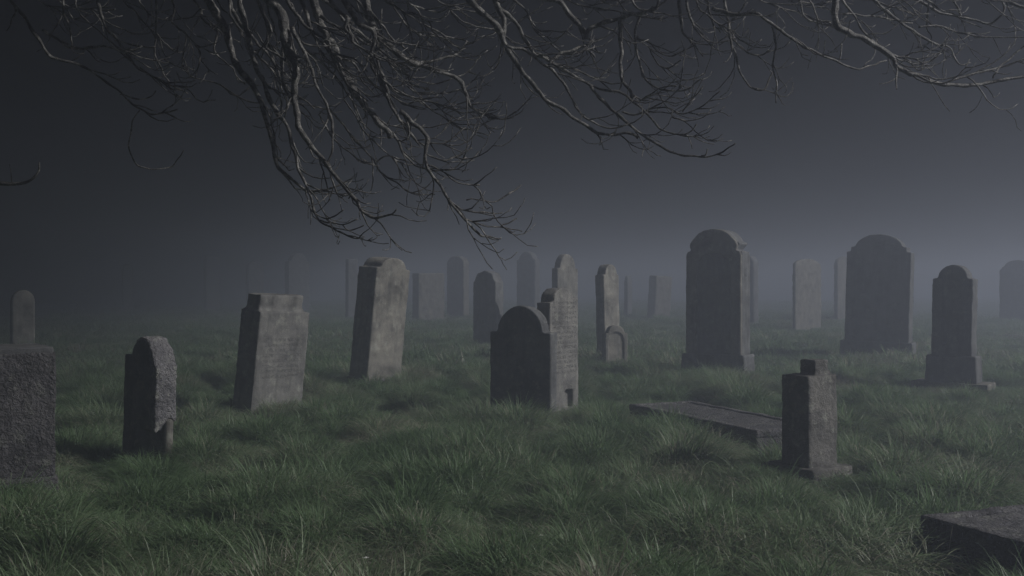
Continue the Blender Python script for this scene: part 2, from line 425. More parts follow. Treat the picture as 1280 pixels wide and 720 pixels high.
# flat ledgers
LEDF=[]
def ledger(corner,alpha,Ln,Wd,th,label,tiltx=0,seed=0):
    """corner = nearest top corner; Ln runs back-left, Wd runs right"""
    a=R(alpha); A=Vector((math.cos(a),math.sin(a),0)); B=Vector((-math.sin(a),math.cos(a),0))
    C=corner+A*Wd/2+B*Ln/2
    root=empty('grave_slab')
    b=MB(); b.taper(Wd,Ln,Wd-.02,Ln-.02,-.1,th-.035)
    b.box(-Wd/2+.06,Wd/2-.06,-Ln/2+.06,Ln/2-.06,th-.05,th-.012)
    stone_mesh('ledger',b,M['moss'],root,.016,.010,.005)
    b=MB(); m=.075
    for (x0,x1,y0,y1) in((-Wd/2+.004,-Wd/2+m,-Ln/2+.004,Ln/2-.004),(Wd/2-m,Wd/2-.004,-Ln/2+.004,Ln/2-.004),(-Wd/2+m-.01,Wd/2-m+.01,-Ln/2+.004,-Ln/2+m),(-Wd/2+m-.01,Wd/2-m+.01,Ln/2-m,Ln/2-.004)):
        b.box(x0,x1,y0,y1,th-.06,th)
    stone_mesh('margin',b,M['moss'],root,.014,.008,.004)
    root.matrix_world=Matrix.Translation(Vector((C.x,C.y,0)))@Matrix.Rotation(R(tiltx),4,'Y')@Matrix.Rotation(a,4,'Z')
    foot(C,Wd+.06,Ln+.06,a); LEDF.append(FOOT[-1])
    tag(root,label,'grave slab','flat grave slabs lying in the grass')
th=.165; Y=(CAM_H-th)*FPX/(538-HOR); ledger(Vector(((945-640)/FPX*Y,Y,0)),22,1.95,.66,th,'long flat stone slab lying in the grass behind the cross stump')
th=.2; Y=(CAM_H-th)*FPX/(643-HOR); X=(1148-640)/FPX*Y
a=R(23); far=Vector((X,Y,0)); near=far-Vector((-math.sin(a),math.cos(a),0))*1.9
ledger(near,23,1.9,.85,th,'dark flat slab cut off by the bottom right corner of the photo')

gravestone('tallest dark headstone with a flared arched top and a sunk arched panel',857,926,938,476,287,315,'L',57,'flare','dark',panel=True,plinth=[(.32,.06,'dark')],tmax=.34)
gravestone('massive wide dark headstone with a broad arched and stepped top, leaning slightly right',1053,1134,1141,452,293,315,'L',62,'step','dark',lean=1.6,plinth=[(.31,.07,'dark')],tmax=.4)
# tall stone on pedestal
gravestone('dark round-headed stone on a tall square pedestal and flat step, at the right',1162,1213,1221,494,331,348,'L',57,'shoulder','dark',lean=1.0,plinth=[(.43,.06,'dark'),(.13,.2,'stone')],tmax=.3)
gravestone('slim tall pale stone with a round head and a small framed stone at its foot',746,757,776,455,330,343,'R',50,'shoulder','pale',lean=-1.3,tmax=.22)
def small_framed():
    C,W,T,yaw=frame(752,757,785,459,20,'R'); T=.12
    root=empty('gravestone'); H=height(407,C); w=W/2; hs=H*.80
    b=MB(); b.prism(outline('shoulder',W,H,hs),-T/2+.018,T/2); stone_mesh('slab',b,M['pale'],root,.012,.004)
    b=MB(); b.ring([(w,-SK),(w,hs),(w*.99,hs+.01)]+arc(0,hs,w*.74,H-hs,0,180)+[(-w*.99,hs+.01),(-w,hs),(-w,-SK)],
                   [(w*.66,-SK),(w*.66,hs*.8),(w*.66,hs*.82)]+arc(0,hs*.84,w*.6,(H-hs)*.8,0,180)+[(-w*.66,hs*.82),(-w*.66,hs*.8),(-w*.66,-SK)],-T/2,-T/2+.045)
    stone_mesh('border',b,M['pale'],root,.011,.003)
    place(root,C,yaw,0); foot(C,W,T,yaw)
    tag(root,'small low stone with a carved arched border in front of the slim tall pale stone','gravestone',GRP)
small_framed()
gravestone('dark stone with an uneven rounded head, left of and behind the broad dark arched stone',591,619,630,434,338,352,'L',57,'peak','dark',tmax=.3,voxel=.02)
gravestone('narrow tapering round-topped stone seen over the rough block tomb at the left',12,15,44,442,363,377,'R',40,'round','pale',tmax=.18,voxel=.02)
gravestone('pale round-headed stone rising behind the tall inscribed stone in the centre',689,697,723,436,318,336,'R',50,'shoulder','pale',voxel=.02,tmax=.25)
# far ones, fading in the mist: (label, l, f, r, base, apex, shoulder, broad, alpha, kind, mat, lean)
far_stones=[
 ('faint tall stone fading in the mist just left of the pale round-headed centre stone',645,668,676,398,315,325,'L',57,'shoulder','dark',0),
 ('faint slim stone in the mist between the low wide one and the dark uneven-headed one',557,578,588,397,320,330,'L',57,'round','stone',0),
 ('low wide faint stone in the mist just right of the tall pale leaning stone',515,523,556,401,341,348,'R',42,'flat','stone',0),
 ('faint narrow stone in the mist left of the tall pale leaning stone',431,435,448,398,322,326,'R',45,'flat','dark',0),
 ('barely visible tall stone in the mist above and right of the stepped-top stone',356,361,387,391,316,326,'R',50,'shoulder','dark',0),
 ('barely visible stone in the mist above the top of the stepped-top stone',307,311,330,390,326,333,'R',50,'round','dark',0),
 ('barely visible tall stone in the mist left of the stepped-top stone',254,258,275,389,320,326,'R',50,'flat','dark',0),
 ('barely visible thin stone in the dark mist above the stone with the broken corner',152,155,167,390,330,337,'R',50,'round','dark',0),
 ('faint low round-topped stone in the mist right of the slim tall pale stone',774,779,796,398,345,356,'L',57,'round','dark',0),
 ('short thick faint stone leaning right, in the mist left of the tallest dark headstone',808,818,838,401,346,350,'R',50,'flat','stone',3),
 ('faint narrow stone partly hidden behind the right edge of the tallest dark headstone',926,942,949,410,320,332,'L',50,'round','dark',0),
 ('pale round-headed stone in the mist between the two largest dark headstones',990,994,1027,415,323,333,'R',47,'round','pale',0),
 ('faint round-headed stone partly hidden behind the left edge of the massive wide headstone',1042,1047,1068,404,322,332,'R',50,'round','stone',0),
 ('wide faint headstone in the mist at the right edge of the photo',1243,1292,1300,410,326,338,'L',62,'step','dark',0)]
for (lb,l,f,r,ba,ap,sh,br,al,kd,mt,ln_) in far_stones:
    gravestone(lb,l,f,r,ba,ap,sh,br,al,kd,mt,lean=ln_,voxel=.035,wear=.02,tmax=.4)

# small dark hole in the pale leaning stone and the socket in the inscribed one are cut as sunk fittings below

# ------------------------------------------------------------------ grass
def blade(v,f,tn,root,az,L,lean,curl,w,tone,seg=4):
    b=len(v); x,y,z=root; th=lean; d=(math.cos(az),math.sin(az)); s=(-d[1],d[0])
    rr=rnd.uniform(-.6,.6); s=(s[0]*math.cos(rr)-s[1]*math.sin(rr)*.0+d[0]*math.sin(rr), s[1]*math.cos(rr)+d[1]*math.sin(rr))
    for i in range(seg+1):
        t=i/seg; ww=w*(1-t**1.6)*.5+w*.03
        if i==seg: v.append((x,y,z))
        else:
            v.append((x-s[0]*ww,y-s[1]*ww,z)); v.append((x+s[0]*ww,y+s[1]*ww,z))
        st=L/seg; x+=d[0]*math.sin(th)*st; y+=d[1]*math.sin(th)*st; z+=math.cos(th)*st
        th+=curl/seg*(1+.8*t)
    for i in range(seg-1):
        k=b+2*i; f.append((k,k+1,k+3,k+2)); tn.append(tone)
    k=b+2*(seg-1); f.append((k,k+1,k+2)); tn.append(tone)
def clump(name,n,rad,hmin,hmax,w,droop,comb):
    """comb: share of the blades that flop the same way (+x)"""
    v=[];f=[];tn=[]
    for i in range(n):
        r=rad*math.sqrt(rnd.random()); a=rnd.uniform(0,6.28)
        out=a+rnd.gauss(0,.7); lean=abs(rnd.gauss(.1,.22))+.35*r/rad
        if rnd.random()<comb: out=rnd.gauss(0,.55); lean=max(.05,rnd.gauss(.38,.22))
        L=rnd.uniform(hmin,hmax)*(1-.2*r/rad)
        if rnd.random()<.06: L*=1.3
        tone=min(1,max(0,rnd.gauss(.38,.19)))
        if rnd.random()<.10: tone=rnd.uniform(.75,1)
        blade(v,f,tn,(r*math.cos(a),r*math.sin(a),-.03),out,L,lean,rnd.uniform(.4,1.0)*droop,w*rnd.uniform(.55,1.35),tone,5)
    me=bpy.data.meshes.new(name); me.from_pydata(v,[],f); me.update()
    at=me.attributes.new('tone','FLOAT','FACE'); at.data.foreach_set('value',tn)
    me.materials.append(M['grass'])
    me.polygons.foreach_set('use_smooth',[True]*len(f))
    return bpy.data.objects.new(name,me)
near_col=bpy.data.collections.new('near_tufts'); far_col=bpy.data.collections.new('far_tufts')
for i in range(10): near_col.objects.link(clump('tuft_%02d'%i,80 if i<7 else 70,.085,.12,.31 if i<7 else .27,.0052,2.4 if i<7 else 1.6,.88 if i<7 else .1))
for i in range(6): far_col.objects.link(clump('tuft_far_%02d'%i,150,.26,.10,.24,.012,1.9,.75 if i<4 else .1))

def inside(x,y,grow=0.0):
    for (cx,cy,hw,ht,yaw) in FOOT:
        dx=x-cx; dy=y-cy
        if dx*dx+dy*dy>4: continue
        u=dx*math.cos(yaw)+dy*math.sin(yaw); w=-dx*math.sin(yaw)+dy*math.cos(yaw)
        if abs(u)<hw+grow and abs(w)<ht+grow: return True
    return False
def tussock(x,y):
    """nearest tussock: how far out of its centre, direction outwards, its own character"""
    wx=x+.12*noise.noise(Vector((x*2.2,y*2.2,1))); wy=y+.12*noise.noise(Vector((x*2.2,y*2.2,6)))
    K=1.75
    D,P=noise.voronoi(Vector((wx*K,wy*K,0)))
    c=P[0]; e=(D[1]-D[0])
    dx,dy=wx*K-c.x,wy*K-c.y; l=math.hypot(dx,dy)+1e-5
    h=noise.noise(Vector((c.x*3.7,c.y*3.7,8.8))); t=noise.noise(Vector((c.x*2.3+5,c.y*2.9,3.3)))
    return min(1,l/.62),dx/l,dy/l,h,t,e
def scatter(kind):
    pts=[];rot=[];scl=[];idx=[];tone=[]
    rows = [(2.8,14.5,.068)] if kind=='near' else [(14.3,34,.20),(34,85,.42)]
    for (y0,y1,sp) in rows:
        y=y0
        while y<y1:
            hw=.50*y+1.6; x=-hw
            while x<hw:
                px=x+rnd.uniform(-.5,.5)*sp*1.3; py=y+rnd.uniform(-.5,.5)*sp*1.3
                x+=sp
                if inside(px,py,.015): continue
                d,ux,uy,h,t,e=tussock(px,py)
                big=noise.noise(Vector((px*.5,py*.5,7.7)))
                s=(1.16+.9*h+.4*big)*(1.10-.80*d**1.3)
                if e<.12: s*=.72
                s=min(1.5,max(.32,s))*rnd.uniform(.85,1.15)
                if inside(px,py,.12): s=min(s,.75)
                if BARE(px,py): s=min(s,.42)
                for (tx,ty,tr,tv) in TUFTS:
                    q=math.hypot(px-tx,py-ty)
                    if q<tr: s=max(s,tv*(1-.35*q/tr))
                pts.append((px,py,gz(px,py)+max(0,.07*(1-d)*(1+h))))
                # blades splay outwards from the middle of their tussock
                rim=d>.28
                tilt=.05+.45*d
                q=Vector((0,0,1)).rotation_difference(Vector((ux*math.sin(tilt),uy*math.sin(tilt),math.cos(tilt))))
                yaw=math.atan2(uy,ux+.25)+rnd.gauss(0,.45) if rim else rnd.uniform(0,6.28)
                q=q@__import__('mathutils').Quaternion((0,0,1),yaw)
                eu=q.to_euler(); rot.append((eu.x,eu.y,eu.z))
                z=s*rnd.uniform(.85,1.2)
                scl.append((s*.45+.55,s*.45+.55,z)); idx.append((rnd.randrange(7) if rim else 7+rnd.randrange(3)) if kind=='near' else (rnd.randrange(4) if rim else 4+rnd.randrange(2)))
                tone.append(.55*t+.25*(d-.5)+.25*noise.noise(Vector((px*.35,py*.35,2))))
            y+=sp
    return pts,rot,scl,idx,tone
BX=on_ground(1012,618)
PD=on_ground(1195,494)
FR=on_ground(768,458)
def BARE(x,y):
    if abs(x-BX.x)<.42 and -.3<y-BX.y<.35: return True
    if abs(x-PD.x)<.75 and -.75<y-PD.y<.3: return True
    if abs(x-FR.x)<.35 and -1.3<y-FR.y<.1: return True
    for (cx,cy,hw,ht,yaw) in LEDF:
        dx=x-cx; dy=y-cy
        u=dx*math.cos(yaw)+dy*math.sin(yaw); w=-dx*math.sin(yaw)+dy*math.cos(yaw)
        if abs(u)<hw+.13 and abs(w)<ht+.12: return True
    return False
T1=on_ground(890,482); T2=on_ground(170,640)
TUFTS=[(T1.x,T1.y-.05,.5,1.7),(T2.x,T2.y,.3,1.4)]
for (px,py,r_,v_) in((350,640,.45,1.5),(130,560,.35,1.3),(820,610,.4,1.35),(900,690,.5,1.5),(560,560,.5,1.2),(420,600,.4,1.35),(1190,600,.5,1.2),(40,690,.4,1.5),(1100,700,.4,1.5),(480,545,.5,1.2)):
    q=on_ground(px,py); TUFTS.append((q.x,q.y,r_,v_))
def grass_object(name,kind,coll):
    pts,rot,scl,idx,tone=scatter(kind)
    me=bpy.data.meshes.new(name); me.from_pydata(pts,[],[]); 
    me.attributes.new('rot','FLOAT_VECTOR','POINT').data.foreach_set('vector',[c for r in rot for c in r])
    me.attributes.new('scl','FLOAT_VECTOR','POINT').data.foreach_set('vector',[c for r in scl for c in r])
    me.attributes.new('celltone','FLOAT','POINT').data.foreach_set('value',tone)
    me.attributes.new('idx','INT','POINT').data.foreach_set('value',idx)
    o=bpy.data.objects.new(name,me); COL.objects.link(o); me.materials.append(M['grass'])
    ng=bpy.data.node_groups.new('scatter_grass','GeometryNodeTree')
    ng.interface.new_socket('Geometry',in_out='INPUT',socket_type='NodeSocketGeometry'); ng.interface.new_socket('Geometry',in_out='OUTPUT',socket_type='NodeSocketGeometry')
    gi=ng.nodes.new('NodeGroupInput'); go=ng.nodes.new('NodeGroupOutput')
    ci=ng.nodes.new('GeometryNodeCollectionInfo'); ci.inputs[0].default_value=coll; ci.inputs['Separate Children'].default_value=True; ci.inputs['Reset Children'].default_value=True
    ip=ng.nodes.new('GeometryNodeInstanceOnPoints'); ip.inputs['Pick Instance'].default_value=True
    L=ng.links.new
    L(gi.outputs[0],ip.inputs['Points']); L(ci.outputs[0],ip.inputs['Instance'])
    def na(n,t):
        a=ng.nodes.new('GeometryNodeInputNamedAttribute'); a.data_type=t; a.inputs['Name'].default_value=n; return a.outputs['Attribute']
    L(na('idx','INT'),ip.inputs['Instance Index']); L(na('scl','FLOAT_VECTOR'),ip.inputs['Scale'])
    er=ng.nodes.new('FunctionNodeEulerToRotation'); L(na('rot','FLOAT_VECTOR'),er.inputs[0]); L(er.outputs[0],ip.inputs['Rotation'])
    L(ip.outputs[0],go.inputs[0])
    md=o.modifiers.new('scatter','NODES'); md.node_group=ng
    tag(o,kind='stuff'); return o
o=grass_object('grass','near',near_col); tag(o,'long tufted green grass growing round the nearer graves','grass')
o=grass_object('distant_grass','far',far_col); tag(o,'shorter misty grass of the far part of the graveyard','grass')

# daisies
def daisy(px,py):
    P=on_ground(px,py+14); z=CAM_H-(py-HOR)/FPX*P.y
    root=empty('daisy',(P.x,P.y,gz(P.x,P.y)))
    v=[];f=[]
    h=z-gz(P.x,P.y)
    for k in range(9):
        a=k*2*math.pi/9; b=len(v); d=(math.cos(a),math.sin(a)); s=(-d[1],d[0])
        v+=[(d[0]*.002,d[1]*.002,h),(d[0]*.011+s[0]*.004,d[1]*.011+s[1]*.004,h+.004),(d[0]*.017,d[1]*.017,h+.003),(d[0]*.011-s[0]*.004,d[1]*.011-s[1]*.004,h+.004)]; f.append((b,b+1,b+2,b+3))
    link_mesh('petals',v,f,M['petal'],root)
    v=[];f=[]
    for (zz) in(0,h): v+=[(.0015,0,zz),(-.001,.0012,zz),(-.001,-.0012,zz)]
    f=[(0,1,4,3),(1,2,5,4),(2,0,3,5),(3,4,5)]
    link_mesh('stem',v,f,M['stem'],root)
    tag(root,'tiny white daisy flowering among the long grass blades','flower','white daisies scattered in the grass')
for p in((643,541),(700,558),(418,591),(1128,584),(965,501),(676,670),(457,698),(402,518)): daisy(*p)

# ------------------------------------------------------------------ the bare tree
class Tubes:
    def __init__(s): s.v=[]; s.f=[]
    def add(s,pts,rad,sides=6,cap=True):
        n=len(pts); b=len(s.v); up=None
        for i in range(n):
            t=(pts[min(i+1,n-1)]-pts[max(i-1,0)]).normalized()
            if up is None:
                up=Vector((0,0,1)) if abs(t.z)<.9 else Vector((1,0,0))
            u=(up-t*up.dot(t)).normalized(); w=t.cross(u); up=u
            for k in range(sides):
                a=2*math.pi*k/sides; s.v.append(pts[i]+(u*math.cos(a)+w*math.sin(a))*rad[i])
        for i in range(n-1):
            for k in range(sides):
                j=(k+1)%sides; s.f.append((b+i*sides+k,b+i*sides+j,b+(i+1)*sides+j,b+(i+1)*sides+k))
        if cap: s.f.append(tuple(b+(n-1)*sides+k for k in range(sides))); s.f.append(tuple(b+k for k in reversed(range(sides))))
def catmull(P,n=5):
    o=[]
    Q=[P[0]*2-P[1]]+list(P)+[P[-1]*2-P[-2]]
    for i in range(1,len(Q)-2):
        a,b,c,d=Q[i-1:i+3]
        for k in range(n):
            t=k/n; o.append(.5*((2*b)+(c-a)*t+(2*a-5*b+4*c-d)*t*t+(3*b-a-3*c+d)*t**3))
    o.append(P[-1]); return o
TS=.80
TREE_POS=Vector((-3.9*TS,3.6*TS,0)); TREE=empty('bare_tree',TREE_POS)
def lo(q): return Vector((q[0]*TS,q[1]*TS,CAM_H+(q[2]-CAM_H)*TS if q[2]>CAM_H else q[2]))
tag(TREE,'gnarled leafless tree whose thin drooping branches hang across the top of the photo','tree')
def part_tube(name,tb):
    v=[x-TREE_POS for x in tb.v]
    return link_mesh(name,v,tb.f,M['bark'],TREE,smooth=True)
def wob(p,amp,f=6): return p+Vector((noise.noise(p*f),noise.noise(p*f+Vector((9,0,0))),noise.noise(p*f+Vector((0,9,0)))))*amp
# trunk with root flare
tb=Tubes(); P=[lo(q) for q in((-3.9,3.6,-.15),(-3.88,3.6,.2),(-3.93,3.66,.8),(-3.85,3.75,1.4),(-3.72,3.85,1.95))]
pp=[wob(p,.03,3) for p in catmull(P,6)]; n=len(pp)
tb.add(pp,[.34*(1-.42*min(1,(i/n)*2.2))+.05*math.exp(-i*.4) -.03*i/n for i in range(n)],16); part_tube('trunk',tb)
# limbs sweep out to the right above the camera's view
LIMB=[]
limb_def=[
 [(-3.72,3.85,1.9),(-3.3,4.0,2.35),(-2.5,4.2,2.72),(-1.6,4.35,2.86),(-.8,4.5,2.86),(.1,4.6,2.82),(1.0,4.7,2.78)],
 [(-3.72,3.85,1.9),(-3.35,4.3,2.45),(-2.4,4.9,2.88),(-1.3,5.2,3.02),(-.2,5.3,3.05),(.9,5.3,3.0),(1.9,5.25,2.92),(2.8,5.1,2.86)],
 [(-3.72,3.85,1.9),(-3.6,4.3,2.2),(-3.3,4.9,2.42),(-2.95,5.2,2.3),(-2.75,5.25,1.95)],
 [(-3.72,3.85,1.9),(-3.9,3.4,2.5),(-4.4,3.1,2.9),(-5.2,2.8,3.0),(-5.9,2.9,2.6)],
 [(-3.72,3.85,1.9),(-4.1,4.4,2.4),(-4.7,5.1,2.75),(-5.3,5.9,2.75),(-5.7,6.4,2.3)],
 [(-3.72,3.85,1.9),(-3.3,3.3,2.5),(-2.6,2.5,2.9),(-1.8,1.7,3.05),(-1.0,1.0,2.95)]]
for li,d in enumerate(limb_def):
    pp=[wob(p,.05,2.2) for p in catmull([lo(x) for x in d],7)]; n=len(pp); LIMB.append(pp)
    tb=Tubes(); r0=(.075,.085,.055,.09,.08,.085)[li]; tb.add(pp,[r0*(1-.72*i/n)+.006 for i in range(n)],10)
    if li>=3:
        for k in range(46):       # limbs outside the picture carry drooping twigs too
            i=rnd.randrange(n//3,n); p=pp[i].copy(); dr=Vector((rnd.gauss(0,.6),rnd.gauss(0,.6),rnd.uniform(-.3,.2))).normalized(); q=[p]
            st=rnd.uniform(.06,.15)
            for s_ in range(8):
                dr=(dr+Vector((rnd.gauss(0,.15),rnd.gauss(0,.15),-.13 if s_<5 else .2))).normalized(); q.append(q[-1]+dr*st)
                if q[-1].z>2.72: q[-1].z=2.72
            tb.add(q,[.009*(1-j/9)+.0015 for j in range(len(q))],5)
    part_tube('limb',tb)

def px3(p,Y): return at_depth(p[0],p[1],Y)
def twig(tb,start,dirn,L,r0,up,lvl,Ydrift):
    """a twig that leaves along dirn and turns its tip upwards; dirn in the world"""
    n=max(4,int(L/.028)); p=start.copy(); d=dirn.normalized(); q=[p.copy()]; 
    sg=rnd.uniform(-1,1)*.08
    for i in range(n):
        t=i/n
        d=(d+Vector((rnd.gauss(0,.2)+sg,rnd.gauss(0,.16)+Ydrift,rnd.gauss(0,.2)+up*(t-.25)*.5))).normalized()
        p=p+d*(L/n); q.append(p.copy())
    tb.add(q,[max(.0014,r0*(1-.6*i/n)*rnd.uniform(.85,1.2)) for i in range(n+1)],4 if r0<.004 else 5)
    if lvl>0:
        for k in range(rnd.choice((1,2,2,3))):
            i=rnd.randrange(1,n); dd=(q[min(i+1,n)]-q[i]).normalized()
            dd=dd+Vector((rnd.gauss(0,.45),rnd.gauss(0,.35),rnd.gauss(0.1,.45)))
            twig(tb,q[i],dd,L*rnd.uniform(.3,.65),r0*.6,up,lvl-1,0)
